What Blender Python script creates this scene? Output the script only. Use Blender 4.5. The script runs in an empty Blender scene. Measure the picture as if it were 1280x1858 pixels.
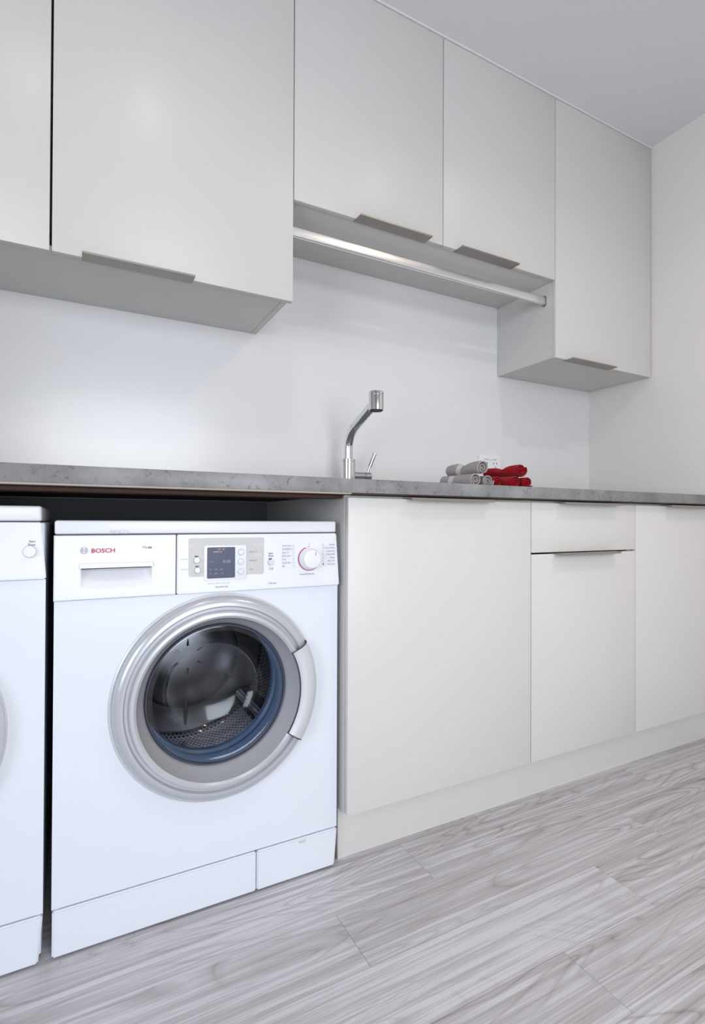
import bpy, bmesh, math, random
from mathutils import Vector, Matrix
from math import sin, cos, pi, radians
random.seed(7)
S = bpy.context.scene
COL = S.collection

# ------------------------------------------------------------------ camera
H = 0.8339
yaw, pitch, roll = radians(28.4154), radians(0.499), radians(0.2067)
r0 = Vector((cos(yaw), -sin(yaw), 0)); d0 = Vector((sin(yaw), cos(yaw), 0)); z0 = Vector((0, 0, 1))
fw = d0 * cos(pitch) + z0 * sin(pitch); up = -d0 * sin(pitch) + z0 * cos(pitch)
rt = r0 * cos(roll) + up * sin(roll); upr = -r0 * sin(roll) + up * cos(roll)
cam = bpy.data.cameras.new('camera'); co = bpy.data.objects.new('camera', cam); COL.objects.link(co)
co.matrix_world = Matrix(((rt.x, upr.x, -fw.x, 0), (rt.y, upr.y, -fw.y, 0), (rt.z, upr.z, -fw.z, H), (0, 0, 0, 1)))
cam.sensor_fit = 'HORIZONTAL'; cam.sensor_width = 36; cam.lens = 968.819 / 1280 * 36
cam.shift_x = (640 - 655.42) / 1280; cam.shift_y = (937.24 - 929) / 1280
cam.clip_start = 0.02
S.camera = co

# ------------------------------------------------------------------ world, lights, exposure
w = bpy.data.worlds.new('sky'); S.world = w; w.use_nodes = True
w.node_tree.nodes['Background'].inputs[0].default_value = (0.72, 0.84, 1.0, 1)
w.node_tree.nodes['Background'].inputs[1].default_value = 1.0
S.view_settings.view_transform = 'Standard'; S.view_settings.look = 'None'
S.view_settings.gamma = 1; S.view_settings.use_curve_mapping = False
S.view_settings.exposure = 0.02

def area(name, loc, target, sx, sy, power, color, shape='RECTANGLE', spread=180):
    l = bpy.data.lights.new(name, 'AREA'); l.shape = shape; l.size = sx; l.size_y = sy
    l.energy = power; l.color = color; l.spread = radians(spread)
    o = bpy.data.objects.new(name, l); COL.objects.link(o); o.location = loc
    o.rotation_euler = (Vector(target) - Vector(loc)).to_track_quat('-Z', 'Y').to_euler()
    return o
# daylight through the glazed door behind the camera and the window in the left wall
area('window_daylight_back', (0.45, -2.17, 1.10), (0.35, 1.4, 0.50), 1.5, 1.7, 20, (0.93, 0.965, 1.0), spread=105)
area('window_daylight_left', (-1.86, -0.65, 1.2), (2.0, 0.25, 1.3), 1.3, 1.3, 20, (0.84, 0.91, 1.0), spread=125)
# warm ceiling downlights
DL = ((0.16, 0.50), (1.45, 0.20), (1.35, -1.1), (0.1, -1.1))
for i, (x, y) in enumerate(DL):
    area('downlight_beam', (x, y, 2.44), (x, y, 0), 0.08, 0.08, (5.0, 2.4)[i > 1] if i else 2.2, (1.0, 0.86, 0.68), 'DISK', 150)

# ------------------------------------------------------------------ material helpers
def mat(name, color, rough=0.5, metal=0.0, spec=0.5, coat=0.0):
    m = bpy.data.materials.new(name); m.use_nodes = True
    b = m.node_tree.nodes['Principled BSDF']
    b.inputs['Base Color'].default_value = (*color, 1); b.inputs['Roughness'].default_value = rough
    b.inputs['Metallic'].default_value = metal; b.inputs['Specular IOR Level'].default_value = spec
    b.inputs['Coat Weight'].default_value = coat
    return m
def N(m, t, **kw):
    n = m.node_tree.nodes.new(t)
    for k, v in kw.items(): setattr(n, k, v)
    return n
def L(m, a, b): m.node_tree.links.new(a, b)
def B(m): return m.node_tree.nodes['Principled BSDF']
def noise(m, vec, scale, detail=4, rough=0.5, dist=0.0):
    n = N(m, 'ShaderNodeTexNoise'); n.inputs['Scale'].default_value = scale
    n.inputs['Detail'].default_value = detail; n.inputs['Roughness'].default_value = rough
    n.inputs['Distortion'].default_value = dist
    if vec is not None: L(m, vec, n.inputs['Vector'])
    return n
def ramp(m, fac, stops):
    r = N(m, 'ShaderNodeValToRGB'); e = r.color_ramp.elements
    while len(e) < len(stops): e.new(0.5)
    for k, (p, c) in enumerate(stops):
        e[k].position = p; e[k].color = (*c, 1) if len(c) == 3 else c
    L(m, fac, r.inputs[0]); return r
def math_(m, op, a, b=None, **kw):
    n = N(m, 'ShaderNodeMath', operation=op)
    for k, v in enumerate((a, b)):
        if v is None: continue
        if isinstance(v, (int, float)): n.inputs[k].default_value = v
        else: L(m, v, n.inputs[k])
    return n.outputs[0]
def bump(m, h, strength, dist=0.001):
    b = N(m, 'ShaderNodeBump'); b.inputs['Strength'].default_value = strength; b.inputs['Distance'].default_value = dist
    L(m, h, b.inputs['Height']); L(m, b.outputs[0], B(m).inputs['Normal'])
def mapping(m, scale, out='Object', loc=(0, 0, 0)):
    t = N(m, 'ShaderNodeTexCoord'); mp = N(m, 'ShaderNodeMapping')
    mp.inputs['Scale'].default_value = scale; mp.inputs['Location'].default_value = loc
    L(m, t.outputs[out], mp.inputs['Vector']); return mp.outputs[0]

M = {}
def satin(name, c, rough):
    m = mat(name, c, rough, spec=0.45); v = mapping(m, (1, 1, 1))
    n = noise(m, v, 260, 2); bump(m, n.outputs['Fac'], 0.04, 0.0004)
    return m
M['cabinet'] = satin('satin_cabinet_paint', (0.665, 0.65, 0.628), 0.34)
M['wall'] = satin('matte_wall_paint', (0.83, 0.80, 0.76), 0.6)
M['splash'] = satin('glossy_splashback_paint', (0.79, 0.79, 0.80), 0.2)
M['ceiling'] = satin('ceiling_paint', (0.80, 0.80, 0.82), 0.8)
M['trim'] = satin('trim_paint', (0.78, 0.77, 0.75), 0.4)
M['enamel'] = mat('white_enamel', (0.74, 0.775, 0.85), 0.28)
M['plastic'] = mat('white_plastic', (0.79, 0.805, 0.85), 0.32)
M['silver'] = mat('silver_plastic', (0.53, 0.545, 0.58), 0.26, 0.3)
M['silver_light'] = mat('pale_silver_plastic', (0.62, 0.635, 0.67), 0.33, 0.2)
M['chrome'] = mat('chrome', (0.70, 0.71, 0.73), 0.06, 1)
M['rail_chrome'] = mat('satin_rail_chrome', (0.82, 0.82, 0.83), 0.30, 1)
M['black'] = mat('black_rubber', (0.015, 0.015, 0.018), 0.5)
M['dark_joint_and_shade'] = mat('dark_joint_and_shade', (0.05, 0.05, 0.07), 0.6)  # real joints, and the painted shade line under the drawer grip
M['grey_print'] = mat('grey_printed_film', (0.55, 0.55, 0.55), 0.4)
M['ink'] = mat('blue_grey_ink', (0.30, 0.31, 0.42), 0.5)
M['ink_dark'] = mat('dark_ink', (0.04, 0.04, 0.07), 0.5)
M['ink_pale'] = mat('pale_ink', (0.62, 0.62, 0.68), 0.5)
M['white_ink'] = mat('white_ink', (0.88, 0.88, 0.90), 0.5)
M['red_ink'] = mat('red_ink', (0.48, 0.035, 0.10), 0.5)
M['orange_ink'] = mat('orange_ink', (0.70, 0.36, 0.20), 0.5)
M['screen'] = mat('dark_lcd_screen', (0.05, 0.06, 0.12), 0.35)
M['socket'] = mat('white_socket_plastic', (0.86, 0.86, 0.88), 0.35)
M['gasket'] = mat('blue_grey_rubber_gasket', (0.10, 0.16, 0.27), 0.35)
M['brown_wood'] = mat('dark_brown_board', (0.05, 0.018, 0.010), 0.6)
M['niche'] = mat('niche_shade_grey', (0.11, 0.11, 0.12), 0.7)  # dark colour stands in for the shade behind the machines
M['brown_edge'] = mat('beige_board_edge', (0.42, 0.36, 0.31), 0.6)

m = mat('brushed_steel', (0.33, 0.31, 0.285), 0.38, 0.8)
n = noise(m, mapping(m, (3, 400, 400)), 1.0, 3); bump(m, n.outputs['Fac'], 0.1, 0.0003)
M['steel'] = m

m = mat('grey_stone_worktop', (0.3, 0.3, 0.3), 0.42)
v = mapping(m, (1, 1, 1))
a = noise(m, v, 9, 8, 0.62); b_ = noise(m, v, 55, 6, 0.7, 0.6); c_ = noise(m, v, 17, 5, 0.6, 1.8)
base = ramp(m, a.outputs['Fac'], [(0.3, (0.16, 0.16, 0.165)), (0.50, (0.235, 0.235, 0.24)), (0.70, (0.31, 0.31, 0.315))])
sp = ramp(m, b_.outputs['Fac'], [(0.33, (0.45, 0.45, 0.45)), (0.44, (1, 1, 1)), (1, (1.0, 1.0, 1.0))])
vein = math_(m, 'ABSOLUTE', math_(m, 'SUBTRACT', c_.outputs['Fac'], 0.5))
vr = ramp(m, vein, [(0.0, (0.62, 0.62, 0.62)), (0.012, (1, 1, 1))])
mk = noise(m, v, 24, 3); mkr = ramp(m, mk.outputs['Fac'], [(0.48, (0, 0, 0)), (0.60, (1, 1, 1))])
mx = N(m, 'ShaderNodeMix', data_type='RGBA', blend_type='MULTIPLY'); L(m, mkr.outputs[0], mx.inputs[0])
L(m, base.outputs[0], mx.inputs[6]); L(m, vr.outputs[0], mx.inputs[7])
mx2 = N(m, 'ShaderNodeMix', data_type='RGBA', blend_type='MULTIPLY'); mx2.inputs[0].default_value = 0.9
L(m, mx.outputs[2], mx2.inputs[6]); L(m, sp.outputs[0], mx2.inputs[7]); L(m, mx2.outputs[2], B(m).inputs['Base Color'])
M['stone'] = m

# grey wood planks: contour-line grain, every plank gets its own random offset
m = mat('grey_wood_plank', (0.5, 0.5, 0.5), 0.45)
tc = N(m, 'ShaderNodeTexCoord'); oi = N(m, 'ShaderNodeObjectInfo')
off = N(m, 'ShaderNodeCombineXYZ')
L(m, math_(m, 'MULTIPLY', oi.outputs['Random'], 37.0), off.inputs[0]); L(m, math_(m, 'MULTIPLY', oi.outputs['Random'], 91.0), off.inputs[1])
ad = N(m, 'ShaderNodeVectorMath', operation='ADD'); L(m, tc.outputs['Object'], ad.inputs[0]); L(m, off.outputs[0], ad.inputs[1])
def mp_(scale):
    q = N(m, 'ShaderNodeMapping'); q.inputs['Scale'].default_value = scale; L(m, ad.outputs[0], q.inputs['Vector']); return q.outputs[0]
n1 = noise(m, mp_((1.2, 9.0, 1)), 1.0, 2, 0.45, 0.5)           # broad figure whose contours are the growth rings
rings = math_(m, 'FRACT', math_(m, 'MULTIPLY', n1.outputs['Fac'], 20.0))
rr = ramp(m, rings, [(0.0, (0.0, 0.0, 0.0)), (0.06, (0.45, 0.45, 0.45)), (0.22, (0.85, 0.85, 0.85)), (0.70, (1.0, 1.0, 1.0)), (0.94, (0.55, 0.55, 0.55)), (1.0, (0.0, 0.0, 0.0))])
n5 = noise(m, mp_((1.3, 6, 1)), 1.0, 2)                         # where the figure shows
ms_ = ramp(m, n5.outputs['Fac'], [(0.42, (0.25, 0.25, 0.25)), (0.60, (1, 1, 1))])
n2 = noise(m, mp_((1.1, 58, 1)), 1.0, 5, 0.6, 0.1)              # long streaks
n3 = noise(m, mp_((5, 260, 1)), 1.0, 4, 0.6)                   # fine fibre
n4 = noise(m, mp_((1.2, 5, 1)), 1.0, 2)                         # slow tone drift
s = math_(m, 'MULTIPLY', math_(m, 'MULTIPLY', math_(m, 'SUBTRACT', rr.outputs[0], 1.0), ms_.outputs[0]), 0.30)
s = math_(m, 'ADD', s, math_(m, 'MULTIPLY', n2.outputs['Fac'], 0.95))
s = math_(m, 'ADD', s, math_(m, 'MULTIPLY', n3.outputs['Fac'], 0.50))
s = math_(m, 'ADD', s, math_(m, 'MULTIPLY', n4.outputs['Fac'], 0.30))
s = math_(m, 'ADD', s, math_(m, 'MULTIPLY', oi.outputs['Random'], 0.06))
cr = ramp(m, s, [(0.45, (0.25, 0.23, 0.225)), (0.67, (0.385, 0.362, 0.37)), (0.88, (0.505, 0.49, 0.515)), (1.0, (0.63, 0.625, 0.67))])
L(m, cr.outputs[0], B(m).inputs['Base Color']); bump(m, n3.outputs['Fac'], 0.12, 0.0005)
M['plank'] = m
M['subfloor'] = mat('grey_subfloor', (0.22, 0.21, 0.21), 0.8)

def towel_mat(name, c, band):
    m = mat(name, c, 0.95, spec=0.05)
    B(m).inputs['Sheen Weight'].default_value = 0.12; B(m).inputs['Sheen Roughness'].default_value = 0.5
    v = mapping(m, (1, 1, 1)); n = noise(m, v, 900, 3, 0.7); n2 = noise(m, v, 150, 3)
    hi = math_(m, 'ADD', n.outputs['Fac'], math_(m, 'MULTIPLY', n2.outputs['Fac'], 0.8))
    k = ramp(m, n.outputs['Fac'], [(0.3, tuple(q * 0.72 for q in c)), (0.65, c)])
    out = k.outputs[0]
    if band:
        sx = N(m, 'ShaderNodeSeparateXYZ'); tco = N(m, 'ShaderNodeTexCoord'); L(m, tco.outputs['Object'], sx.inputs[0])
        dd = math_(m, 'ABSOLUTE', math_(m, 'SUBTRACT', sx.outputs[1], 0.092))
        f = math_(m, 'LESS_THAN', dd, 0.011)
        mx = N(m, 'ShaderNodeMix', data_type='RGBA'); L(m, f, mx.inputs[0]); L(m, out, mx.inputs[6]); mx.inputs[7].default_value = (*band, 1)
        out = mx.outputs[2]
        hi = math_(m, 'MULTIPLY', hi, math_(m, 'SUBTRACT', 1.0, math_(m, 'MULTIPLY', f, 0.8)))
    L(m, out, B(m).inputs['Base Color']); bump(m, hi, 0.8, 0.0022)
    return m
M['towel_grey'] = towel_mat('grey_terry', (0.47, 0.42, 0.42), (0.62, 0.58, 0.58))
M['towel_red'] = towel_mat('red_terry', (0.40, 0.0015, 0.010), None)

# thin glass of the porthole (single-surface bowl): clear with fresnel reflection
m = bpy.data.materials.new('porthole_glass'); m.use_nodes = True
nt = m.node_tree; nt.nodes.remove(nt.nodes['Principled BSDF'])
tr = N(m, 'ShaderNodeBsdfTransparent'); tr.inputs[0].default_value = (0.90, 0.92, 0.95, 1)
gl = N(m, 'ShaderNodeBsdfGlossy'); gl.inputs['Roughness'].default_value = 0.09; gl.inputs['Color'].default_value = (0.9, 0.95, 1, 1)
fr = N(m, 'ShaderNodeFresnel'); fr.inputs[0].default_value = 1.5
ms = N(m, 'ShaderNodeMixShader'); L(m, math_(m, 'MINIMUM', fr.outputs[0], 0.075), ms.inputs[0]); L(m, tr.outputs[0], ms.inputs[1]); L(m, gl.outputs[0], ms.inputs[2])
L(m, ms.outputs[0], nt.nodes['Material Output'].inputs[0])
M['glass'] = m

# perforated stainless drum: round dents by voronoi on cylinder coordinates (UV)
m = mat('perforated_steel_drum', (0.42, 0.42, 0.43), 0.25, 1)
uvn = N(m, 'ShaderNodeUVMap'); uvn.uv_map = 'UVMap'
vo = N(m, 'ShaderNodeTexVoronoi'); vo.inputs['Scale'].default_value = 1.0; vo.inputs['Randomness'].default_value = 0.0
L(m, uvn.outputs[0], vo.inputs['Vector'])
h = ramp(m, vo.outputs['Distance'], [(0.20, (0.02, 0.02, 0.02)), (0.28, (1, 1, 1))])
mx = N(m, 'ShaderNodeMix', data_type='RGBA', blend_type='MULTIPLY'); mx.inputs[0].default_value = 1
mx.inputs[6].default_value = (0.30, 0.30, 0.32, 1); L(m, h.outputs[0], mx.inputs[7]); L(m, mx.outputs[2], B(m).inputs['Base Color'])
bump(m, h.outputs[0], 0.5, 0.001)
M['drum'] = m
M['drum_back'] = mat('brushed_steel_drum_back', (0.24, 0.24, 0.255), 0.3, 1)

# ------------------------------------------------------------------ mesh helpers
def link(name, me, material, parent=None):
    o = bpy.data.objects.new(name, me); COL.objects.link(o)
    if material is not None and not me.materials: me.materials.append(material)
    if parent is not None:
        o.parent = parent
        root = parent
        while root.parent: root = root.parent
        me.transform(Matrix.Translation(-root.location))
    return o
def obj(name, bm, material, parent=None, smooth=False):
    me = bpy.data.meshes.new(name)
    bmesh.ops.recalc_face_normals(bm, faces=bm.faces)
    bm.to_mesh(me); bm.free()
    if smooth:
        me.shade_smooth()
        try: me.set_sharp_from_angle(angle=radians(35))
        except Exception: pass
    return link(name, me, material, parent)
def tag(o, label=None, cat=None, group=None, kind=None):
    for k, v in (('label', label), ('category', cat), ('group', group), ('kind', kind)):
        if v: o[k] = v
    return o
def thing(name, label, cat, loc, group=None):
    o = bpy.data.objects.new(name, None); COL.objects.link(o); o.location = loc; o.empty_display_size = 0.1
    return tag(o, label, cat, group)
def box(bm, x0, x1, y0, y1, z0_, z1, bev=0.0, seg=2):
    r = bmesh.ops.create_cube(bm, size=1.0)
    for v in r['verts']:
        v.co = Vector(((x0 + x1) / 2 + v.co.x * (x1 - x0), (y0 + y1) / 2 + v.co.y * (y1 - y0), (z0_ + z1) / 2 + v.co.z * (z1 - z0_)))
    if bev:
        es = set(e for v in r['verts'] for e in v.link_edges)
        bmesh.ops.bevel(bm, geom=list(es), offset=bev, segments=seg, profile=0.5, affect='EDGES')
    return bm
def bx(name, x0, x1, y0, y1, za, zb, material, parent=None, bev=0.0, seg=2):
    return obj(name, box(bmesh.new(), x0, x1, y0, y1, za, zb, bev, seg), material, parent, smooth=bev > 0)
def tube(bm, path, radii, seg=32, caps=True):
    pts = [Vector(p) for p in path]
    if not isinstance(radii, (list, tuple)): radii = [radii] * len(pts)
    rings = []; prev = None
    for i, p in enumerate(pts):
        t = (pts[min(i + 1, len(pts) - 1)] - pts[max(i - 1, 0)])
        if t.length < 1e-9: t = prev_t
        t.normalize(); prev_t = t
        if prev is None:
            u = t.orthogonal().normalized()
        else:
            u = (prev - t * prev.dot(t)).normalized()
        prev = u; v = t.cross(u)
        rings.append([bm.verts.new(p + (u * cos(2 * pi * k / seg) + v * sin(2 * pi * k / seg)) * radii[i]) for k in range(seg)])
    for a, b in zip(rings, rings[1:]):
        for k in range(seg): bm.faces.new((a[k], a[(k + 1) % seg], b[(k + 1) % seg], b[k]))
    if caps:
        bm.faces.new(rings[0]); bm.faces.new(rings[-1])
    return bm
def cyl(bm, a, b, r, seg=32, ch=0.0):
    a, b = Vector(a), Vector(b); d = (b - a).normalized()
    if ch: return tube(bm, [a, a + d * ch, b - d * ch, b], [r - ch, r, r, r - ch], seg)
    return tube(bm, [a, b], r, seg)
def lathe_y(bm, cx, cz, prof, seg=96, a0=0.0, a1=2 * pi, uv=None):
    """profile of (radius, y) turned about the axis through (cx, cz) parallel to Y"""
    full = abs(a1 - a0 - 2 * pi) < 1e-6
    n = seg if full else seg + 1
    rings = []
    for r, y in prof:
        if r < 1e-6: rings.append([bm.verts.new((cx, y, cz))]); continue
        rings.append([bm.verts.new((cx + r * cos(a0 + (a1 - a0) * k / seg), y, cz + r * sin(a0 + (a1 - a0) * k / seg))) for k in range(n)])
    for a, b in zip(rings, rings[1:]):
        for k in range(seg):
            k2 = (k + 1) % n
            if len(a) == 1 and len(b) == 1: continue
            if len(b) == 1: bm.faces.new((a[k], a[k2], b[0]))
            elif len(a) == 1: bm.faces.new((a[0], b[k2], b[k]))
            else: bm.faces.new((a[k], a[k2], b[k2], b[k]))
    return rings
def prism_x(bm, prof, x0, x1):
    """closed profile of (y, z) pulled along X"""
    a = [bm.verts.new((x0, y, z)) for y, z in prof]; b = [bm.verts.new((x1, y, z)) for y, z in prof]
    n = len(prof)
    for k in range(n): bm.faces.new((a[k], a[(k + 1) % n], b[(k + 1) % n], b[k]))
    bm.faces.new(a); bm.faces.new(b)
def text(name, s_, x, y, z, size, material, parent, label=None, bold=0.0, align='LEFT', sx=1.0, rot=0.0):
    c = bpy.data.curves.new(name, 'FONT'); c.body = s_; c.size = size; c.extrude = 0.00015; c.offset = bold
    c.align_x = align; c.resolution_u = 3
    t = bpy.data.objects.new('tmp', c); COL.objects.link(t)
    bpy.context.view_layer.update()
    me = bpy.data.meshes.new_from_object(t.evaluated_get(bpy.context.evaluated_depsgraph_get()))
    bpy.data.objects.remove(t)
    me.transform(Matrix.Diagonal((sx, 1, 1, 1)))
    if rot: me.transform(Matrix.Rotation(rot, 4, 'Z'))
    me.transform(Matrix.Translation((x, y, z)) @ Matrix.Rotation(pi / 2, 4, 'X'))
    me.materials.clear()
    o = link(name, me, material, parent)
    if label: o['label'] = label
    return o

# ------------------------------------------------------------------ dimensions (metres)
XL, XR, YF, YB, ZC = -1.90, 2.191, -2.20, 1.7395, 2.4528
YU = 1.4231; YL = 1.1395; YK = 1.1895; YC = 1.1195
ZCT, ZCB = 0.9349, 0.8980

# ------------------------------------------------------------------ room shell
def struct(o): o['kind'] = 'structure'; return o
T = 0.12
floor = struct(bx('floor', XL - T, XR + T, YF - T, YB + T, -0.10, -0.006, M['subfloor']))
struct(bx('ceiling', XL - T, XR + T, YF - T, YB + T, ZC, ZC + 0.10, M['ceiling']))
struct(bx('wall_back', XL - T, XR + T, YB, YB + T, -0.006, ZC, M['splash']))
struct(bx('wall_right', XR, XR + T, YF - T, YB, -0.006, ZC, M['wall']))
bm = bmesh.new()                                     # left wall with window opening, and the nib that ends the niche
box(bm, XL - T, XL, YF - T, -1.30, -0.006, ZC); box(bm, XL - T, XL, 0.0, YB, -0.006, ZC)
box(bm, XL - T, XL, -1.30, 0.0, -0.006, 0.55); box(bm, XL - T, XL, -1.30, 0.0, 1.85, ZC)
box(bm, XL, -0.70, 1.02, YB, -0.006, ZC)
struct(obj('wall_left', bm, M['wall']))
bm = bmesh.new()                                     # front wall (behind the camera) with the glazed door opening
box(bm, XL, -0.35, YF - T, YF, -0.006, ZC); box(bm, 1.25, XR, YF - T, YF, -0.006, ZC)
box(bm, -0.35, 1.25, YF - T, YF, -0.006, 0.25); box(bm, -0.35, 1.25, YF - T, YF, 1.95, ZC)
struct(obj('wall_front', bm, M['wall']))
def window(name, axis, a0, a1, za, zb, p, mull):
    fr_ = bmesh.new()
    def b(u0, u1, z_0, z_1, d=0.05):
        if axis == 'Y': box(fr_, u0, u1, p - d, p, z_0, z_1, 0.002, 1)
        else: box(fr_, p - d, p, u0, u1, z_0, z_1, 0.002, 1)
    e = 0.001
    b(a0 + e, a0 + 0.05, za + e, zb - e); b(a1 - 0.05, a1 - e, za + e, zb - e); b(a0 + 0.05, a1 - 0.05, za + e, za + 0.05); b(a0 + 0.05, a1 - 0.05, zb - 0.05, zb - e)
    if mull: b((a0 + a1) / 2 - 0.02, (a0 + a1) / 2 + 0.02, za + 0.05, zb - 0.05)
    f = struct(obj(name, fr_, M['trim']))
    g = bmesh.new()
    if axis == 'Y': box(g, a0 + 0.05, a1 - 0.05, p - 0.03, p - 0.026, za + 0.05, zb - 0.05)
    else: box(g, p - 0.03, p - 0.026, a0 + 0.05, a1 - 0.05, za + 0.05, zb - 0.05)
    obj('pane', g, M['glass'], f)
window('window_1', 'Y', -0.35, 1.25, 0.25, 1.95, YF - 0.04, True)
window('window_2', 'X', -1.30, 0.0, 0.55, 1.85, XL - 0.04, False)
# white scribe strip between upper doors and ceiling
struct(bx('trim_1', -0.699, XR - 0.0005, YU - 0.004, YU + 0.03, 2.4450, ZC - 0.0003, M['trim'], None, 0.001, 1))

# floor planks, one object each, laid along X
PW, PLn, GAP = 0.146, 0.894, 0.0005
def plank_mesh(l, wd):
    bm = bmesh.new(); box(bm, 0, l, 0, wd, -0.006, 0, 0)
    es = [e for e in bm.edges if all(abs(v.co.z) < 1e-6 for v in e.verts)]
    bmesh.ops.bevel(bm, geom=es, offset=0.0005, segments=1, affect='EDGES')
    me = bpy.data.meshes.new('plank'); bm.to_mesh(me); bm.free(); me.materials.append(M['plank']); return me
full = plank_mesh(PLn - GAP, PW - GAP)
offs = {0: 0.7504, 1: 0.498, 2: 0.227, 3: -0.049, -1: 1.01}
k = -4
while True:
    y1 = 1.168 - PW * k; y0 = y1 - PW
    if y1 < YF: break
    o0 = offs.get(k, 0.7504 - 0.268 * k)
    x = o0 - PLn * math.ceil((o0 - XL) / PLn)
    while x < XR:
        xa, xb = max(x, XL), min(x + PLn, XR); ya, yb = max(y0, YF), min(y1, YB)
        if xb - xa > 0.01 and yb - ya > 0.01 and not (xb < -0.70 and ya > 1.02):
            whole = abs(xb - xa - PLn) < 1e-6 and abs(yb - ya - PW) < 1e-6
            o = bpy.data.objects.new('plank', full if whole else plank_mesh(xb - xa - GAP, yb - ya - GAP))
            o.location = (xa, ya, 0); COL.objects.link(o); o.parent = floor
        x += PLn
    k += 1

# ------------------------------------------------------------------ cabinets
def door(root, x0, x1, za, zb, yf, handle=None, name='door'):
    """front panel 18 mm thick; handle = (side, hx0, hx1), side 'top' or 'bottom'"""
    d = bx(name, x0, x1, yf, yf + 0.018, za, zb, M['cabinet'], root, 0.0012, 2)
    if handle:
        side, a, b = handle; bm = bmesh.new()
        if side == 'bottom':      # thin plate along the lower edge, lip forward and slightly up
            prism_x(bm, [(yf + 0.016, za - 0.0022), (yf - 0.030, za - 0.0022), (yf - 0.030, za + 0.0022), (yf - 0.0285, za + 0.0022), (yf - 0.0285, za - 0.0006), (yf + 0.016, za - 0.0006)], a, b)
        else:
            prism_x(bm, [(yf + 0.016, zb + 0.0006), (yf - 0.0255, zb + 0.0006), (yf - 0.0255, zb - 0.0042), (yf - 0.0275, zb - 0.0042), (yf - 0.0275, zb + 0.0022), (yf + 0.016, zb + 0.0022)], a, b)
        tag(obj('handle', bm, M['steel'], d), 'slim brushed steel edge pull')
    return d
def carcass(root, x0, x1, za, zb, y0, y1, back=True):
    bm = bmesh.new(); t = 0.018; e = 0.0006
    box(bm, x0, x0 + t, y0, y1, za, zb, 0.0006, 1); box(bm, x1 - t, x1, y0, y1, za, zb, 0.0006, 1)
    box(bm, x0 + t + e, x1 - t - e, y0, y1, za + e, za + t, 0.0006, 1); box(bm, x0 + t + e, x1 - t - e, y0, y1, zb - t, zb - e, 0.0006, 1)
    box(bm, x0 + t, x1 - t, y1 - 0.006, y1, za + t, zb - t)
    return obj('carcass', bm, M['cabinet'], root, True)

g = 0.0015
CY0, CY1 = YU + 0.0185, YB - 0.001
def wall_cabinet(label, x0, x1, za, fronts, cx0=None, cx1=None):
    zt = 2.4435
    r = thing('wall_cabinet', label, 'cabinet', ((x0 + x1) / 2, YB - 0.001, za), 'handle-pull wall cabinets')
    del r['group']
    carcass(r, cx0 if cx0 is not None else x0 + 0.0005, cx1 if cx1 is not None else x1 - 0.0005, za + 0.002, 2.4520, CY0, CY1)
    for a, b, h in fronts: door(r, a, b, za, zt, YU, h)
    return r
ZU, ZM = 1.4571, 1.7500
wall_cabinet('wide tall off-white two-door wall cabinet above the washing machines at the left', -0.699, 0.5478, ZU,
             [(-0.697, -0.0512, ('bottom', -0.55, -0.30)), (-0.0462, 0.5472, ('bottom', 0.0154, 0.2717))], cx1=0.5380)
wall_cabinet('short two-door off-white wall cabinet above the clothes rail and tap', 0.5484, 1.6046, ZM,
             [(0.5498, 1.0752, ('bottom', 0.7492, 1.0128)), (1.0780, 1.6030, ('bottom', 1.1317, 1.3919))])
wall_cabinet('tall off-white wall cabinet in the corner against the right wall', 1.6052, 2.1900, ZU,
             [(1.6058, 2.1850, ('bottom', 1.6639, 1.9237))])

def base_cabinet(label, x0, x1, fronts, cy0=YL + 0.0190):
    r = thing('base_cabinet', label, 'cabinet', ((x0 + x1) / 2, YB - 0.01, 0.125))
    carcass(r, x0, x1, 0.1262, 0.8975, cy0, YB - 0.001)
    for nm, a, b, za, zb, h in fronts: door(r, a, b, za, zb, YL, h, nm)
    return r
ZT, ZBt, ZSP = 0.8908, 0.1297, 0.7396
base_cabinet('wide white base cabinet with one tall door, beside the washing machine', 0.5818, 1.1840,
             [('door', 0.5822, 1.1832, ZBt, ZT, ('top', 0.7470, 1.0188))])
base_cabinet('narrow white base cabinet with a drawer above a door', 1.1848, 1.6650,
             [('drawer', 1.1858, 1.6644, ZSP + 0.0030, ZT, ('top', 1.2962, 1.5640)),
              ('door', 1.1858, 1.6644, ZBt, ZSP - 0.0020, ('top', 1.2775, 1.5556))])
base_cabinet('white base cabinet with one door at the right edge under the worktop', 1.6658, 2.1895,
             [('door', 1.6668, 2.1880, ZBt, ZT, ('top', 1.8269, 2.0900))])
# plinth: front board and return to the wall
bm = bmesh.new(); box(bm, 0.5814, 2.1900, YK, YK + 0.016, 0.0002, 0.1255, 0.0008, 1); box(bm, 0.5814, 0.5974, YK + 0.0162, YB - 0.002, 0.0002, 0.1255, 0.0008, 1)
tag(obj('plinth', bm, M['cabinet']), 'long off-white plinth board under the base cabinets on the floor', 'plinth')

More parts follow.
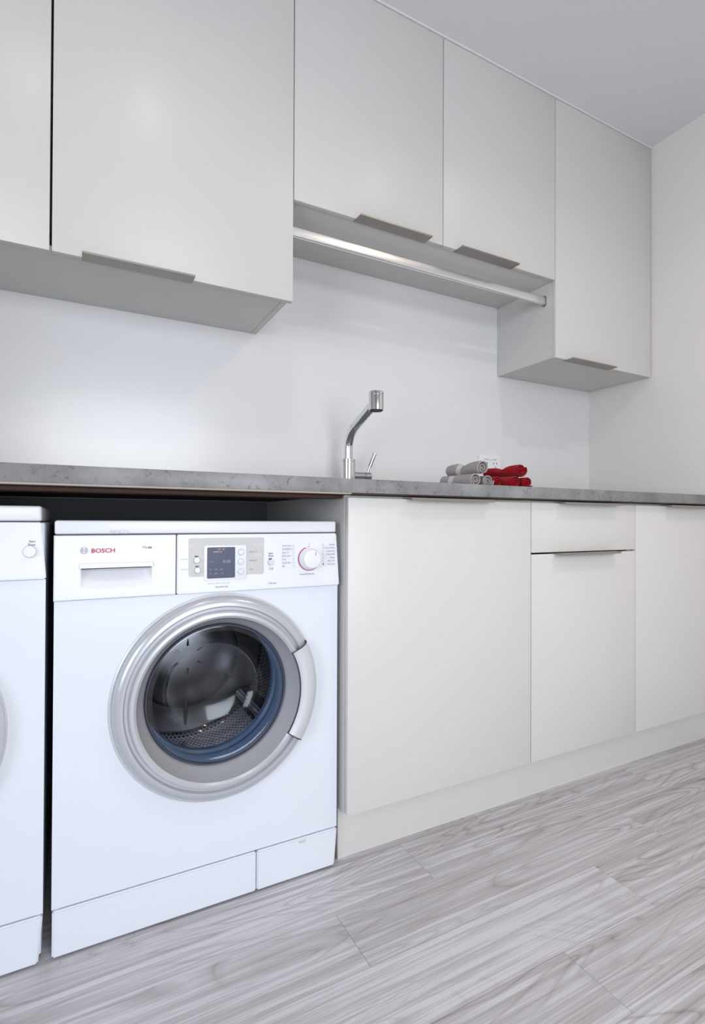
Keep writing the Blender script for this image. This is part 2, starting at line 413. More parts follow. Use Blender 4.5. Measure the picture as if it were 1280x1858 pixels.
# ------------------------------------------------------------------ worktop
wt = thing('worktop', 'long grey stone-look worktop over the machines and base cabinets', 'worktop', (0.7, YB - 0.002, ZCB))
bm = bmesh.new(); box(bm, -0.699, 2.1900, YC, YB - 0.001, ZCB + 0.0030, ZCT, 0.0012, 2)
obj('stone_slab', bm, M['stone'], wt, True)
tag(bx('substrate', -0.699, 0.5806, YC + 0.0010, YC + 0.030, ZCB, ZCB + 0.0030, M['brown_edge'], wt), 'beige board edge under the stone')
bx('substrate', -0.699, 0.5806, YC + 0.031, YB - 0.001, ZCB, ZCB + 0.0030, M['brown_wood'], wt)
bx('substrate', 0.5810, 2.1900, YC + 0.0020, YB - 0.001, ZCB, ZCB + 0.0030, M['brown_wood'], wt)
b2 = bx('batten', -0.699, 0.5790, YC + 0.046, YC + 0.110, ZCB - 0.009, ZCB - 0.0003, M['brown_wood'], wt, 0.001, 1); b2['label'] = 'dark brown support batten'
struct(bx('wall_niche_shade', -0.699, 0.5790, YB - 0.006, YB - 0.0005, 0.0005, 0.8970, M['niche']))  # added board, its dark colour deepens the shade in the niche

# ------------------------------------------------------------------ washing machines
YM = 1.1732
def ring_panel(bm, x0, x1, za, zb, cx, cz, r, y, depth=0.02, seg=96):
    """rectangular sheet with a round hole; outer points follow the rectangle"""
    inner, outer = [], []
    angs = sorted([2 * pi * k / seg for k in range(seg)] + [math.atan2(Z - cz, X - cx) % (2 * pi) for X in (x0, x1) for Z in (za, zb)])
    for a in angs:
        c, s_ = cos(a), sin(a)
        t = min(((x1 - cx) / c if c > 1e-9 else (x0 - cx) / c if c < -1e-9 else 9), ((zb - cz) / s_ if s_ > 1e-9 else (za - cz) / s_ if s_ < -1e-9 else 9))
        inner.append((cx + r * c, cz + r * s_)); outer.append((cx + t * c, cz + t * s_))
    f1 = [[bm.verts.new((X, y, Z)) for X, Z in q] for q in (inner, outer)]
    f2 = [[bm.verts.new((X, y + depth, Z)) for X, Z in q] for q in (inner, outer)]
    n = len(angs)
    for k in range(n):
        j = (k + 1) % n
        bm.faces.new((f1[0][k], f1[0][j], f1[1][j], f1[1][k])); bm.faces.new((f2[0][k], f2[1][k], f2[1][j], f2[0][j]))
        bm.faces.new((f1[0][k], f2[0][k], f2[0][j], f1[0][j])); bm.faces.new((f1[1][k], f1[1][j], f2[1][j], f2[1][k]))

def machine(name, label, x0, x1, zlid, zgap, zpan, zk, detail):
    """x0..x1 outer width, zlid top, zgap lid seam, zpan bottom of control panel, zk top of kick panel"""
    r = thing(name, label, 'washing machine' if detail else 'dryer', ((x0 + x1) / 2, YM + 0.27, 0.0))
    cx, cz = (x0 + x1) / 2 + 0.018, 0.4515
    yb = YM + 0.545; fb = 0.012
    # cabinet shell (sides, back, floor) as one mesh
    bm = bmesh.new()
    xi0, xi1 = x0 + 0.004, x1 - 0.003
    box(bm, xi0, xi0 + 0.012, YM + 0.0035, yb, fb + 0.004, zgap - 0.001, 0.003, 2); box(bm, xi1 - 0.012, xi1, YM + 0.0035, yb, fb + 0.004, zgap - 0.001, 0.003, 2)
    box(bm, xi0 + 0.012, xi1 - 0.012, yb - 0.012, yb, fb + 0.004, zgap - 0.001); box(bm, xi0 + 0.012, xi1 - 0.012, YM + 0.025, yb - 0.012, fb + 0.004, fb + 0.012)
    obj('cabinet_shell', bm, M['enamel'], r, True)
    bm = bmesh.new(); ring_panel(bm, x0 + 0.001, x1 - 0.001, zk + 0.0012, zpan - 0.0012, cx, cz, 0.200, YM)
    obj('front_panel', bm, M['enamel'], r)
    # lid
    bm = bmesh.new(); box(bm, x0 + 0.001, x1 - 0.008, YM - 0.006, yb, zgap + 0.0012, zlid, 0.0045, 3)
    obj('lid', bm, M['plastic'], r, True)
    # kick panel, bottom right corner drawn in
    bm = bmesh.new(); y_0, y_1 = YM - 0.004, YM + 0.018
    def kp(xa, xb, taper):
        box(bm, xa, xb, y_0, y_1, fb - 0.008, zk - 0.0012, 0)
        for v in bm.verts:
            if taper and v.co.x > xb - 1e-5 and v.co.z < 0.05: v.co.x -= taper
    xs = x0 + 0.400
    kp(x0 + 0.002, xs - 0.0008, 0)
    bmesh.ops.bevel(bm, geom=bm.edges[:], offset=0.003, segments=2, affect='EDGES')
    obj('kick_panel', bm, M['enamel'], r, True)
    bm = bmesh.new(); kp(xs + 0.0008, x1 - 0.001, 0.007)
    bmesh.ops.bevel(bm, geom=bm.edges[:], offset=0.003, segments=2, affect='EDGES')
    fl = obj('kick_flap', bm, M['enamel'], r, True); fl['label'] = 'filter access flap'
    bm = bmesh.new(); box(bm, x1 - 0.101, x1 - 0.083, y_0 - 0.0012, y_0 + 0.002, zk - 0.012, zk - 0.005, 0.001, 1)
    obj('latch', bm, M['silver_light'], fl, True)
    # feet
    for X in (x0 + 0.05, x1 - 0.05):
        for Y in (YM + 0.05, yb - 0.05):
            bm = bmesh.new(); cyl(bm, (X, Y, 0.0), (X, Y, 0.018), 0.018, 20, 0.002); obj('foot', bm, M['black'] if Y > YM + 0.1 else M['silver'], r, True)
    # door ring: outer bezel, groove, inner funnel
    def L_(name_, prof, mat_, par, a0=0.0, a1=2 * pi, seg=128):
        bm = bmesh.new(); lathe_y(bm, cx, cz, [(q, YM + y) for q, y in prof], seg, a0, a1)
        return obj(name_, bm, mat_, par, True)
    dr = L_('door', [(0.2170, 0.0000), (0.2185, -0.006), (0.2170, -0.012), (0.2120, -0.0180), (0.2040, -0.0215), (0.1985, -0.0215), (0.1970, -0.0195), (0.1950, -0.0150), (0.1900, -0.0150), (0.1885, -0.0165), 
                     (0.1875, -0.0260), (0.1850, -0.0285), (0.1790, -0.0290), (0.1740, -0.0255), (0.1700, -0.0130), (0.1600, 0.0100), (0.1540, 0.0210),
                     (0.1540, 0.030), (0.2000, 0.030), (0.2000, 0.0002), (0.2170, 0.0000)], M['silver'], r)
    dr['label'] = 'round silver porthole door'
    # flat outer collar seen behind the door
    L_('door_collar', [(0.2240, -0.0002), (0.2236, -0.0030), (0.2205, -0.0045), (0.2185, -0.0040), (0.2180, -0.0002)], M['silver_light'], r)
    # handle segment with dark joint lines on the opening side
    a0, a1 = radians(-34), radians(28)
    hn = L_('door_handle', [(0.1760, -0.024), (0.1765, -0.0300), (0.1800, -0.0325), (0.1960, -0.0335), (0.2060, -0.0320), (0.2150, -0.0255), (0.2205, -0.0160), (0.2212, -0.0060), (0.2190, -0.001)], M['silver_light'], dr, a0, a1, 40)
    hn['label'] = 'pale silver grip segment'
    L_('joint', [(0.1742, -0.0240), (0.1742, -0.0295), (0.1760, -0.0295), (0.1760, -0.0240)], M['dark_joint_and_shade'], dr, a0, a1, 40)
    for a in (a0, a1):
        bm = bmesh.new(); d = 0.0045
        lathe_y(bm, cx, cz, [(q, YM + y) for q, y in ((0.1740, -0.0235), (0.1742, -0.0300), (0.1800, -0.0330), (0.1960, -0.0340), (0.2060, -0.0325), (0.2150, -0.0260), (0.2190, -0.0190), (0.2190, -0.0120))], 2, a - d * 1.4, a + d * 1.4)
        obj('joint', bm, M['dark_joint_and_shade'], dr)
    # glass bowl
    gb = L_('glass_bowl', [(0.1545, 0.0200), (0.1500, 0.0170), (0.1440, 0.0165), (0.1390, 0.0185), (0.1360, 0.0250), (0.1330, 0.0400), (0.1270, 0.062), (0.1160, 0.083), (0.1000, 0.098),
                           (0.0800, 0.107), (0.0500, 0.1125), (0.0200, 0.1142), (0.0, 0.1144)], M['glass'], dr)
    gb['label'] = 'domed clear glass porthole'
    L_('glass_rim', [(0.1545, 0.0190), (0.1525, 0.0150), (0.1495, 0.0150), (0.1490, 0.0185)], M['ink_dark'], dr)
    # gasket, drum, back plate, lifters
    L_('gasket', [(0.1990, 0.022), (0.1960, 0.030), (0.1700, 0.034), (0.1600, 0.040), (0.1570, 0.052), (0.1520, 0.058), (0.1500, 0.066), (0.1550, 0.074), (0.1560, 0.086), (0.1500, 0.092), (0.1500, 0.108), (0.2280, 0.112)], M['gasket'], r)
    bm = bmesh.new()
    prof = [(0.1600, 0.108), (0.2150, 0.116), (0.2350, 0.135), (0.2360, 0.25), (0.2360, 0.400), (0.2250, 0.4200)]
    rings = lathe_y(bm, cx, cz, [(q, YM + y) for q, y in prof], 96)
    uvl = bm.loops.layers.uv.new('UVMap'); bm.verts.ensure_lookup_table(); acc = 0; vv = {}
    for i, rg in enumerate(rings):
        if i: acc += math.dist(prof[i], prof[i - 1]) / 0.0115
        for k_, v in enumerate(rg): vv[v.index if False else id(v)] = (k_, acc)
    for f in bm.faces:
        ks = [vv[id(l.vert)][0] for l in f.loops]; wrap = max(ks) - min(ks) > 50
        for l in f.loops:
            k_, ac = vv[id(l.vert)]
            if wrap and k_ < 50: k_ += 96
            u = k_ / 96 * 128
            l[uvl].uv = (u + 0.5 * ac, ac * 0.87 * 1.15)
    # drop the UVs onto a triangular lattice is approximated by the shear above
    obj('drum', bm, M['drum'], r, True)
    bm = bmesh.new()
    lathe_y(bm, cx, cz, [(q, YM + y) for q, y in ((0.2250, 0.420), (0.200, 0.412), (0.150, 0.408), (0.142, 0.400), (0.110, 0.388), (0.060, 0.381), (0.0, 0.379))], 96)
    for k_ in range(6):                                   # pressed star ribs
        a = radians(30 + 60 * k_); c, s_ = cos(a), sin(a)
        p0, p1 = Vector((cx + 0.03 * c, YM + 0.380, cz + 0.03 * s_)), Vector((cx + 0.200 * c, YM + 0.407, cz + 0.200 * s_))
        tube(bm, [p0, p0.lerp(p1, 0.5) + Vector((0, 0.004, 0)), p1], [0.003, 0.006, 0.003], 10)
    obj('drum_back', bm, M['drum_back'], r, True)
    for k_ in range(3):
        a = radians(80 + 120 * k_); bm = bmesh.new()
        ux, uz = cos(a), sin(a); tx, tz = -sin(a), cos(a)
        sec = [(0.2355, -0.032), (0.205, -0.022), (0.186, -0.008), (0.186, 0.008), (0.205, 0.022), (0.2355, 0.032)]
        A = [bm.verts.new((cx + ux * q + tx * t, YM + 0.145, cz + uz * q + tz * t)) for q, t in sec]
        Bv = [bm.verts.new((cx + ux * q + tx * t, YM + 0.395, cz + uz * q + tz * t)) for q, t in sec]
        for i in range(6): bm.faces.new((A[i], A[(i + 1) % 6], Bv[(i + 1) % 6], Bv[i]))
        bm.faces.new(A); bm.faces.new(Bv)
        bmesh.ops.bevel(bm, geom=bm.edges[:], offset=0.004, segments=2, affect='EDGES')
        obj('drum_lifter', bm, M['drum_back'], r, True)
    # control fascia
    PF = YM - 0.009
    xd = x0 + 0.222
    bm = bmesh.new(); box(bm, xd + 0.0010, x1, PF, YM + 0.03, zpan, zgap - 0.0008, 0)
    for v in bm.verts:
        if v.co.x > x1 - 1e-5 and v.co.z > zpan + 0.03: v.co.x -= 0.008
        if v.co.y < YM and v.co.z > zpan + 0.03: v.co.y += 0.001
    bmesh.ops.bevel(bm, geom=bm.edges[:], offset=0.0022, segments=2, affect='EDGES')
    fa = obj('control_panel', bm, M['plastic'], r, True)
    # detergent drawer with scooped grip
    bm = bmesh.new(); nx, nz = 110, 90
    xa, xb, za, zb = x0, xd - 0.0010, zpan, zgap - 0.0008
    h0, h1, ht, hb = x0 + 0.046, x0 + 0.174, zgap - 0.065, zpan + 0.012
    xsn = sorted(set([xa + (xb - xa) * i / nx for i in range(nx + 1)])); grid = []
    zs = sorted(set([za + (zb - za) * j / nz for j in range(nz + 1)] + [ht - 0.0002, ht + 0.0006]))
    for Z in zs:
        row = []
        for X in xsn:
            y = PF + 0.001 * (Z - za) / (zb - za)
            e = min(X - xa, zb - Z, Z - za); y += 0.002 * max(0, 1 - e / 0.002) ** 2
            if Z < ht:
                t = max(0, 1 - abs((X - (h0 + h1) / 2) / ((h1 - h0) / 2)) ** 5); q = max(0.0, (Z - hb) / (ht - hb)); y += 0.020 * (t ** 0.7) * (3 * q * q - 2 * q ** 3) + (0.018 * t if q > 0.955 else 0)
            elif Z < ht + 0.010 and h0 - 0.003 < X < h1 + 0.003:
                y -= 0.0032
            row.append(bm.verts.new((X, y, Z)))
        grid.append(row)
    for j in range(len(zs) - 1):
        for i in range(len(xsn) - 1): bm.faces.new((grid[j][i], grid[j][i + 1], grid[j + 1][i + 1], grid[j + 1][i]))
    bd = [e for e in bm.edges if e.is_boundary]
    ex = bmesh.ops.extrude_edge_only(bm, edges=bd)
    for v in ex['geom']:
        if isinstance(v, bmesh.types.BMVert): v.co.y = YM + 0.03
    dw = obj('detergent_drawer', bm, M['plastic'], r, True)
    bx('joint', h0 + 0.002, h1 - 0.002, PF - 0.0012, PF + 0.012, ht - 0.0016, ht - 0.0002, M['dark_joint_and_shade'], dw)  # no real joint: dark strip painting the shade under the grip lip
    bx('joint', xd - 0.0012, xd + 0.0012, PF + 0.0015, YM + 0.02, zpan + 0.001, zgap - 0.001, M['dark_joint_and_shade'], r)
    bx('joint', x0 + 0.003, x1 - 0.010, PF + 0.0045, YM + 0.02, zgap - 0.0012, zgap + 0.0014, M['dark_joint_and_shade'], r)
    return r, fa, dw, dr, PF

W, fa, dw, dr, PF = machine('washing_machine', 'white front-loading washing machine with silver porthole, beside the white base cabinet',
                            -0.0305, 0.5710, 0.8335, 0.8052, 0.6795, 0.0930, True)
D, dfa, ddw, ddr, DPF = machine('dryer', 'white front-loading machine at the left edge, its top slightly higher',
                                -0.6445, -0.0425, 0.8603, 0.8303, 0.7231, 0.0930, False)
bm = bmesh.new(); cyl(bm, (-0.0690, DPF - 0.006, 0.7756), (-0.0690, DPF + 0.002, 0.7756), 0.0110, 28, 0.001)
obj('button', bm, M['silver_light'], dfa, True)
for z_, s_ in ((0.7925, 'Start'), (0.7865, 'Pause')): text('lettering', s_, -0.0600, DPF - 0.0005, z_, 0.0052, M['ink_dark'], dfa, align='RIGHT')

# --- control panel details of the right machine
YP = PF - 0.0002
def flat(name, x0, x1, za, zb, y, th, material, parent, r=0.003, label=None):
    bm = bmesh.new(); pts = []
    for (X, Z, a) in ((x1 - r, zb - r, 0), (x0 + r, zb - r, 90), (x0 + r, za + r, 180), (x1 - r, za + r, 270)):
        for k_ in range(5):
            t = radians(a + 22.5 * k_); pts.append((X + r * cos(t), Z + r * sin(t)))
    A = [bm.verts.new((p[0], y, p[1])) for p in pts]; Bv = [bm.verts.new((p[0], y + th, p[1])) for p in pts]
    for i in range(len(A)): bm.faces.new((A[i], A[(i + 1) % len(A)], Bv[(i + 1) % len(A)], Bv[i]))
    bm.faces.new(A); bm.faces.new(Bv)
    o = obj(name, bm, material, parent)
    if label: o['label'] = label
    return o
flat('printed_field', 0.2165, 0.3810, 0.7145, 0.7965, YP - 0.0001, 0.002, M['grey_print'], fa, 0.004, 'grey printed field')
flat('display_bezel', 0.2483, 0.3400, 0.7055, 0.7800, YP - 0.0018, 0.004, M['silver_light'], fa, 0.003)
flat('display', 0.2545, 0.3150, 0.7095, 0.7765, YP - 0.0022, 0.004, M['screen'], fa, 0.0025, 'dark blue display')
def button(x, z, r_, mt=M['silver_light'], h=0.0045):
    bm = bmesh.new(); cyl(bm, (x, YP - h, z), (x, YP + 0.002, z), r_, 28, 0.0012); return obj('button', bm, mt, fa, True)
for z_ in (0.7650, 0.7440, 0.7225): button(0.3275, z_, 0.0066)
for x_, z_ in ((0.2330, 0.7500), (0.2345, 0.7285), (0.3965, 0.7400)):
    button(x_, z_, 0.0066)
    flat('indicator', x_ - 0.0040, x_ + 0.0030, z_ + 0.0068, z_ + 0.0090, YP - 0.0010, 0.0015, M['ink_dark'], fa, 0.0009)
# knob with red arc
KX, KZ = 0.4915, 0.7455
bm = bmesh.new(); tube(bm, [(KX, YP + 0.002, KZ), (KX, YP - 0.004, KZ), (KX, YP - 0.006, KZ), (KX, YP - 0.018, KZ), (KX, YP - 0.0205, KZ), (KX, YP - 0.0212, KZ)],
                       [0.0262, 0.0262, 0.0245, 0.0225, 0.0205, 0.0150], 64)
kn = obj('program_knob', bm, M['plastic'], fa, True)
bm = bmesh.new(); box(bm, KX + 0.0050, KX + 0.0062, YP - 0.0216, YP - 0.019, KZ + 0.0085, KZ + 0.0185, 0.0003, 1); 
bm.transform(Matrix.Translation((KX, 0, KZ)) @ Matrix.Rotation(radians(10), 4, 'Y') @ Matrix.Translation((-KX, 0, -KZ)))
obj('pointer', bm, M['red_ink'], kn)
bm = bmesh.new(); lathe_y(bm, KX, KZ, [(0.0268, YP - 0.0003), (0.0268, YP - 0.0012), (0.0282, YP - 0.0012), (0.0282, YP - 0.0003)], 60, radians(108), radians(318))
a_ = obj('dial_arc', bm, M['red_ink'], fa); a_['label'] = 'thin red arc around the knob'
bm = bmesh.new(); cyl(bm, (KX - 0.001, YP - 0.0010, KZ + 0.0285), (KX - 0.001, YP + 0.001, KZ + 0.0285), 0.0011, 12); obj('dial_dot', bm, M['red_ink'], fa)
# lettering
text('lettering', 'BOSCH', 0.0325, PF - 0.0004, 0.7705, 0.0118, M['red_ink'], dw, 'red capital lettering', 0.00022, sx=1.12)
bm = bmesh.new()
for ro, ri in ((0.0066, 0.0060),): lathe_y(bm, 0.0205, 0.7752, [(ri, PF - 0.0002), (ri, PF - 0.0008), (ro, PF - 0.0008), (ro, PF - 0.0002)], 40)
for sx_ in (-1, 1):                                     # armature inside the ring
    X = 0.0205 + sx_ * 0.0026
    box(bm, X - 0.0003, X + 0.0003, PF - 0.0008, PF, 0.7707, 0.7797)
    lathe_y(bm, 0.0205, 0.7752, [(0.0044, PF - 0.0002), (0.0044, PF - 0.0008), (0.0049, PF - 0.0008), (0.0049, PF - 0.0002)], 14,
            radians(-50) if sx_ > 0 else radians(130), radians(50) if sx_ > 0 else radians(230))
box(bm, 0.0179, 0.0231, PF - 0.0008, PF, 0.7765, 0.7770); box(bm, 0.0179, 0.0231, PF - 0.0008, PF, 0.7734, 0.7739)
lg = obj('emblem', bm, M['ink'], dw); lg['label'] = 'small round outlined emblem'
text('lettering', 'Ma', 0.1255, PF - 0.0002, 0.7768, 0.0078, M['ink'], dw, 'small dark lettering')
text('lettering', 'xx', 0.1361, PF - 0.0002, 0.7768, 0.0078, M['ink_dark'], dw, None, 0.00015)
text('lettering', 'BEKO', 0.0650, YM - 0.0064, 0.8072, 0.0105, M['ink_pale'], W, 'faint grey capital lettering on the lid edge', 0.0001, sx=1.3)
text('lettering', '8', 0.0840, PF - 0.0002, 0.6870, 0.0100, M['white_ink'], dw, 'pale figure')
def t_(s_, x, z, size=0.0048, mt='ink', al='LEFT', bold=0.0, par=None): return text('lettering', s_, x, YP - 0.0004, z, size, M[mt], par or fa, None, bold, al)
t_('Intensive', 0.2010, 0.7515, 0.0042, 'ink_pale'); t_('Prewash', 0.2010, 0.7300, 0.0042, 'ink_pale')
for s_, z_ in (('Start', 0.7585), ('Pause', 0.7530)): t_(s_, 0.3920, z_, 0.0052, 'ink', bold=0.00015)
t_('Temp. \u00b0C', 0.3460, 0.7635, 0.0050); t_('Ready in', 0.3470, 0.7440, 0.0050); t_('rpm', 0.3480, 0.7245, 0.0050)
t_('1100 rpm', 0.3905, 0.6910, 0.0052); t_('AQUASECURE', 0.2725, 0.6890, 0.0045)
t_('Prewash   Quick   Rinse   Spin', 0.2560, 0.6975, 0.0040, 'ink_pale')
t_('\u25b7/\u2225', 0.3930, 0.7235, 0.0060)
for s_, x_, z_ in (('Spin', 0.2185, 0.7800), ('\u00b0C', 0.3715, 0.7855), ('Temperature', 0.3560, 0.7800), ('Start/Pause', 0.3560, 0.7560)): t_(s_, x_, z_, 0.0046, 'white_ink')
prog_l = ['Wool Cycle', 'Quick/Mixed', 'Super 15', 'Mixed load', 'Drain', 'Gentle Spin', 'Spin']
prog_r = ['Cottons', 'Cottons Warm', 'Cottons Eco', 'Delicate/Silk', 'Allergy', 'Easy Care', 'Dark Load']
for i, s_ in enumerate(prog_l):
    z_ = 0.7755 - i * 0.0078; t_(s_, 0.4240, z_, 0.0045); bx('rule', 0.4240, 0.4590 if 0 < i < 6 else 0.4690, YP - 0.0003, YP, z_ - 0.0022, z_ - 0.0019, M['ink_pale'], fa)
    bm = bmesh.new(); lathe_y(bm, 0.4520, z_ + 0.0015, [(0.0013, YP), (0.0013, YP - 0.0005), (0.0019, YP - 0.0005), (0.0019, YP)], 14); obj('program_symbol', bm, M['ink_pale'], fa)
for i, s_ in enumerate(prog_r):
    z_ = 0.7765 - i * 0.0078; t_(s_, 0.5580, z_, 0.0045, 'ink', 'RIGHT'); bx('rule', 0.5230 if 0 < i < 6 else 0.5110, 0.5590, YP - 0.0003, YP, z_ - 0.0022, z_ - 0.0019, M['ink_pale'], fa)
    bm = bmesh.new()
    if i == 6: box(bm, 0.5262, 0.5292, YP - 0.0005, YP, z_, z_ + 0.0030)
    else: lathe_y(bm, 0.5270, z_ + 0.0015, [(0.0013, YP), (0.0013, YP - 0.0005), (0.0020, YP - 0.0005), (0.0020, YP)], 14)
    obj('program_symbol', bm, M['ink_dark'] if i == 6 else M['ink_pale'], fa)
t_('Off', 0.4880, 0.7785, 0.0045, 'ink_pale'); t_('Power/Freshen Up', 0.4680, 0.7080, 0.0048)
def d_(s_, x, z, size, mt): return text('lettering', s_, x, YP - 0.0026, z, size, M[mt], fa)
d_('180  88', 0.2760, 0.7705, 0.0052, 'orange_ink'); d_('88:88:88  88', 0.2680, 0.7655, 0.0036, 'ink_pale')
d_('8:88', 0.2880, 0.7420, 0.0100, 'ink'); d_('\u2022 \u2022 \u2022', 0.2590, 0.7440, 0.0060, 'ink')
d_('40    400   600', 0.2590, 0.7270, 0.0050, 'ink'); d_('60    800  1100', 0.2590, 0.7185, 0.0050, 'ink')

# ------------------------------------------------------------------ clothes rail
RY, RZ = 1.4774, 1.6885
x_a, x_b = 0.5484, 1.6048
R_ = thing('clothes_rail', 'chrome clothes rail fixed beneath the short two-door cabinet', 'rail', ((x_a + x_b) / 2, RY, RZ))
def oval(bm, x0, x1, w_, h_, y=RY, z=RZ, k=8):
    pts = []; r = w_ / 2
    for c, a in ((h_ / 2 - r, 0), (-(h_ / 2 - r), 180)):
        for i in range(k + 1):
            t = radians(a + 180 * i / k); pts.append((y + r * cos(t), z + c + r * sin(t)))
    prism_x(bm, pts, x0, x1)
bm = bmesh.new(); pts = []
# flat-faced tube with softly rounded corners
r = 0.004
for (yy, zz, a) in ((0.0065 - r, 0.015 - r, 0), (-0.0065 + r, 0.015 - r, 90), (-0.0065 + r, -0.015 + r, 180), (0.0065 - r, -0.015 + r, 270)):
    for i in range(5):
        t = radians(a + 22.5 * i); pts.append((RY + yy + r * cos(t), RZ + zz + r * sin(t)))
prism_x(bm, pts, x_a + 0.004, x_b - 0.006)
obj('tube', bm, M['rail_chrome'], R_, True)
for x0_, x1_ in ((x_b - 0.0035, x_b), (x_a - 0.0005, x_a + 0.003)):
    bm = bmesh.new(); oval(bm, x0_, x1_, 0.020, 0.042)
    f_ = obj('flange', bm, M['steel'], R_, True)
    bm = bmesh.new(); s_ = -1 if x0_ > 1 else 1; xc = x0_ if s_ < 0 else x1_
    oval(bm, min(xc, xc + s_ * 0.012), max(xc, xc + s_ * 0.012), 0.0170, 0.0340)
    obj('socket', bm, M['chrome'], f_, True)

# ------------------------------------------------------------------ tap
FX, FY = 0.8258, 1.62
F_ = thing('kitchen_tap', 'tall chrome pull-out tap with side lever standing on the worktop', 'tap', (FX, FY, ZCT))
bm = bmesh.new(); tube(bm, [(FX, FY, ZCT), (FX, FY, 1.0350), (FX, FY, 1.0356), (FX, FY, 1.0362), (FX, FY, 1.0440), (FX, FY, 1.0450)], [0.0250, 0.0250, 0.0244, 0.0250, 0.0250, 0.0240], 48)
obj('body', bm, M['chrome'], F_, True)
# bezier sweep of the spout
P = [Vector((FX, FY, 1.0450)), Vector((FX, FY, 1.0760))]
c0, c1, c2 = Vector((FX, FY, 1.0760)), Vector((FX, FY, 1.1230)), Vector((FX, 1.5700, 1.1490))
for i in range(1, 17):
    t = i / 16; P.append(c0 * (1 - t) ** 2 + c1 * 2 * t * (1 - t) + c2 * t * t)
dirn = (c2 - c1).normalized()
bm = bmesh.new(); tube(bm, P, 0.0152, 40); obj('spout', bm, M['chrome'], F_, True)
bm = bmesh.new(); cyl(bm, c2, c2 + dirn * 0.0016, 0.0150, 40); obj('joint', bm, M['black'], F_, True)
HX, HY = FX, 1.4305
bm = bmesh.new(); cyl(bm, c2 + dirn * 0.0016, (HX, HY + 0.005, 1.2030), 0.0154, 40, 0.0006)
hs = obj('spray_arm', bm, M['chrome'], F_, True)
bm = bmesh.new(); tube(bm, [(HX, HY, 1.1765), (HX, HY, 1.1775), (HX, HY, 1.2235), (HX, HY, 1.2241), (HX, HY, 1.2247), (HX, HY, 1.2330), (HX, HY, 1.2345)], [0.0225, 0.0233, 0.0233, 0.0226, 0.0233, 0.0233, 0.0222], 48)
sh = obj('spray_head', bm, M['chrome'], F_, True)
bm = bmesh.new(); cyl(bm, (HX, HY, 1.1752), (HX, HY, 1.1775), 0.0205, 40, 0.0006)
for rr_, n_ in ((0.006, 6), (0.012, 12), (0.0172, 18)):
    for k_ in range(n_):
        a = 2 * pi * k_ / n_; cyl(bm, (HX + rr_ * cos(a), HY + rr_ * sin(a), 1.1742), (HX + rr_ * cos(a), HY + rr_ * sin(a), 1.1754), 0.0009, 8)
obj('nozzle', bm, M['black'], sh, True)
LZ = 0.9890
bm = bmesh.new(); cyl(bm, (FX + 0.018, FY, LZ), (FX + 0.0600, FY, LZ), 0.0150, 36, 0.0006); obj('side_valve', bm, M['chrome'], F_, True)
bm = bmesh.new(); cyl(bm, (FX + 0.0600, FY, LZ), (FX + 0.0613, FY, LZ), 0.0143, 36); obj('joint', bm, M['black'], F_, True)
bm = bmesh.new(); cyl(bm, (FX + 0.0613, FY, LZ), (FX + 0.0860, FY, LZ), 0.0150, 36, 0.0006); cap = obj('valve_cap', bm, M['chrome'], F_, True)
l0 = Vector((FX + 0.0740, FY, LZ + 0.010)); l1 = Vector((FX + 0.1010, FY - 0.006, 1.0710)); ld = (l1 - l0)
bm = bmesh.new(); tube(bm, [l0, l0 + ld * 0.34], 0.0042, 20); tube(bm, [l0 + ld * 0.33, l0 + ld * 0.34, l1 - ld * 0.01, l1], [0.0062, 0.0072, 0.0072, 0.0062], 24)
obj('lever', bm, M['chrome'], cap, True)

# ------------------------------------------------------------------ power outlet on the splashback
O_ = thing('power_outlet', 'white double power outlet on the back wall behind the rolled towels', 'outlet', (1.559, YB, 1.076))
flat('cover_plate', 1.4975, 1.6205, 1.0400, 1.1130, YB - 0.0085, 0.0083, M['socket'], O_, 0.004)
bx('rule', 1.5270, 1.5930, YB - 0.0090, YB - 0.008, 1.0965, 1.0975, M['ink_dark'], O_)
for X in (1.533, 1.587):
    bx('rocker_switch', X - 0.008, X + 0.008, YB - 0.0110, YB - 0.008, 1.0990, 1.1070, M['socket'], O_, 0.001)
    for dx, a in ((-0.009, 28), (0.009, -28), (0, 0)):
        bm = bmesh.new(); box(bm, -0.0012, 0.0012, YB - 0.0092, YB - 0.008, -0.0050, 0.0050)
        bm.transform(Matrix.Translation((X + dx, 0, 1.082 if a else 1.067)) @ Matrix.Rotation(radians(a), 4, 'Y')); obj('pin_slot', bm, M['ink_dark'], O_)

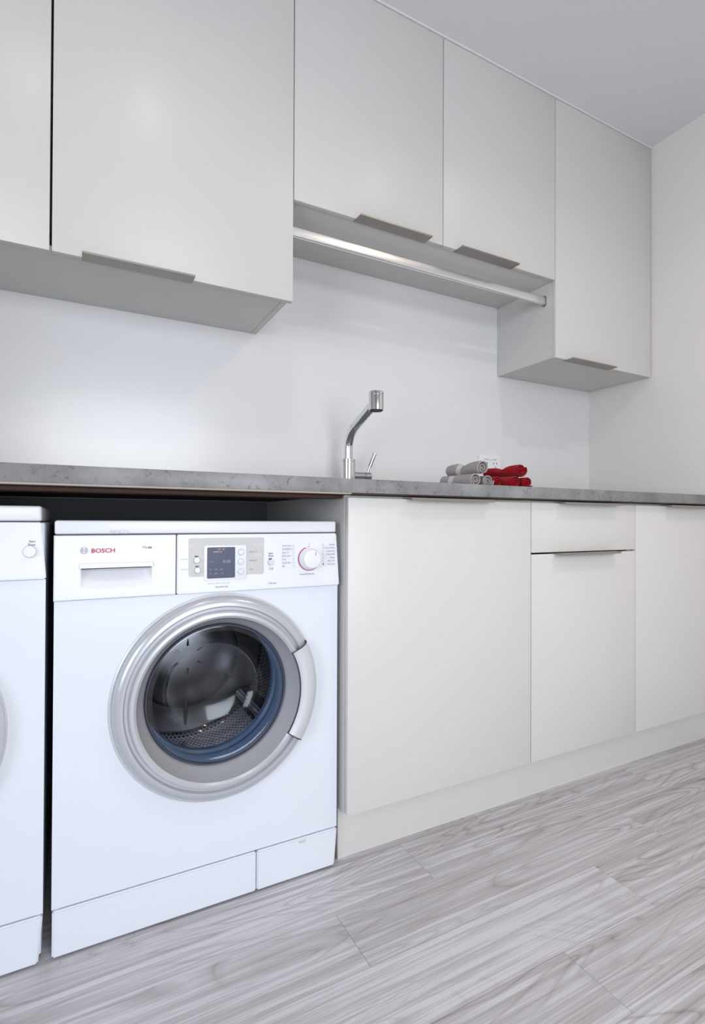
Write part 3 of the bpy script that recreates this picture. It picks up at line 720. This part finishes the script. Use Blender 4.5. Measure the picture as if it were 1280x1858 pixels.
# ------------------------------------------------------------------ rolled towels
from mathutils import noise as mn
def towel(label, x, y0, z, length, r, mt, seed, squash=0.93, sag=0.0, twist=0.0, group=None, yawd=0.0):
    rnd = random.Random(seed); bm = bmesh.new()
    turns, pitch_ = 2.4, r / 2.9; th = pitch_ * 0.66; n = 110; ny = 64
    a_off = rnd.uniform(0, 2 * pi) if twist == 0 else twist
    cols = []
    def sec(t, j, side):
        ang = a_off + t * turns * 2 * pi
        rad = r - pitch_ * (1 - t) * turns                 # t = 1 outside
        rad = max(rad, 0.0012) + (-th if side else 0)
        return ang, max(rad, 0.0004)
    vs = []
    for j in range(ny + 1):
        s_ = j / ny; edge = min(s_, 1 - s_) * length
        rnd_in = 0.0028 * max(0, 1 - edge / 0.004) ** 2
        ring = []
        for side in (0, 1):
            idx = range(n + 1) if side == 0 else range(n, -1, -1)
            for i in idx:
                t = i / n; ang, rad = sec(t, j, side)
                rad -= rnd_in * (1 if side == 0 else -0.6)
                X = rad * cos(ang); Z = rad * sin(ang)
                inner = (1 - t)
                Y = s_ * length + inner * 0.004 * (1 if s_ < 0.5 else -1) * (0.5 if edge < 0.02 else 0)
                nv = mn.noise_vector(Vector((X * 45 + seed * 3.1, Y * 22, Z * 45)))
                X += nv.x * 0.0026; Z += nv.z * 0.0022; Y += nv.y * 0.0012
                nw = mn.noise_vector(Vector((X * 230, Y * 200 + seed, Z * 230))); X += nw.x * 0.0009; Z += nw.z * 0.0009; Y += nw.y * 0.0006
                if sag: Z -= sag * math.exp(-((s_ - 0.52) / 0.13) ** 2) * (0.5 + 0.5 * sin(ang) if sin(ang) > 0 else 0.1); 
                fz = squash if Z < 0 else 1.0
                ring.append((X * (1 + (1 - squash) * 0.6), Y, Z * fz))
        vs.append(ring)
    zmin = min(p[2] for q in vs for p in q)
    V = [[bm.verts.new(p) for p in ring] for ring in vs]
    m_ = len(V[0])
    for j in range(ny):
        for i in range(m_):
            k_ = (i + 1) % m_
            bm.faces.new((V[j][i], V[j][k_], V[j + 1][k_], V[j + 1][i]))
    half = m_ // 2
    for ring in (V[0], V[-1]):
        for i in range(half - 1): 
            try: bm.faces.new((ring[i], ring[i + 1], ring[m_ - 2 - i], ring[m_ - 1 - i]))
            except ValueError: pass
    o = obj('rolled_towel', bm, M[mt], None, True)
    o.location = (x, y0, z); o.rotation_euler = (0, 0, radians(yawd))
    tag(o, label, 'towel', group)
    return o, zmin
rb = 0.0228
zb_ = ZCT + rb * 0.93 + 0.0012
towel('grey rolled towel, bottom left of the grey stack nearest the tap', 1.0590, 1.2350, zb_, 0.145, rb, 'towel_grey', 3, sag=0.0, yawd=3)
towel('grey rolled towel, bottom right of the grey stack beside the red towels', 1.1075, 1.2340, zb_, 0.145, rb, 'towel_grey', 5)
towel('grey rolled towel on top of the grey stack', 1.0830, 1.2300, zb_ + 0.0385, 0.155, 0.0240, 'towel_grey', 8, sag=0.008)
towel('red rolled towel, bottom left of the red stack against the grey towels', 1.1600, 1.2500, zb_, 0.145, 0.0210, 'towel_red', 11)
towel('red rolled towel, bottom middle of the red stack', 1.2150, 1.2300, zb_, 0.145, rb, 'towel_red', 13, yawd=2)
towel('red rolled towel, bottom right of the red stack at its outer end', 1.2640, 1.2280, zb_, 0.145, rb, 'towel_red', 17)
towel('red rolled towel on top of the red stack', 1.2390, 1.2300, zb_ + 0.0385, 0.160, 0.0245, 'towel_red', 19, sag=0.009)

# ------------------------------------------------------------------ ceiling downlights (above and behind the camera)
em = bpy.data.materials.new('lamp_diffuser'); em.use_nodes = True; eb = em.node_tree.nodes['Principled BSDF']
eb.inputs['Emission Color'].default_value = (1, 0.86, 0.68, 1); eb.inputs['Emission Strength'].default_value = 3
pos = ('above the upper left cabinets', 'near the right wall', 'behind the camera to the right', 'behind the camera to the left')
for (x, y), p in zip(DL, pos):
    t = thing('ceiling_downlight', 'round white recessed downlight in the ceiling ' + p, 'light', (x, y, ZC))
    bm = bmesh.new(); tube(bm, [(x, y, ZC - 0.0003), (x, y, ZC - 0.004), (x, y, ZC - 0.005)], [0.052, 0.052, 0.049], 32); obj('rim', bm, M['trim'], t, True)
    bm = bmesh.new(); cyl(bm, (x, y, ZC - 0.0075), (x, y, ZC - 0.0052), 0.040, 32); obj('diffuser', bm, em, t)
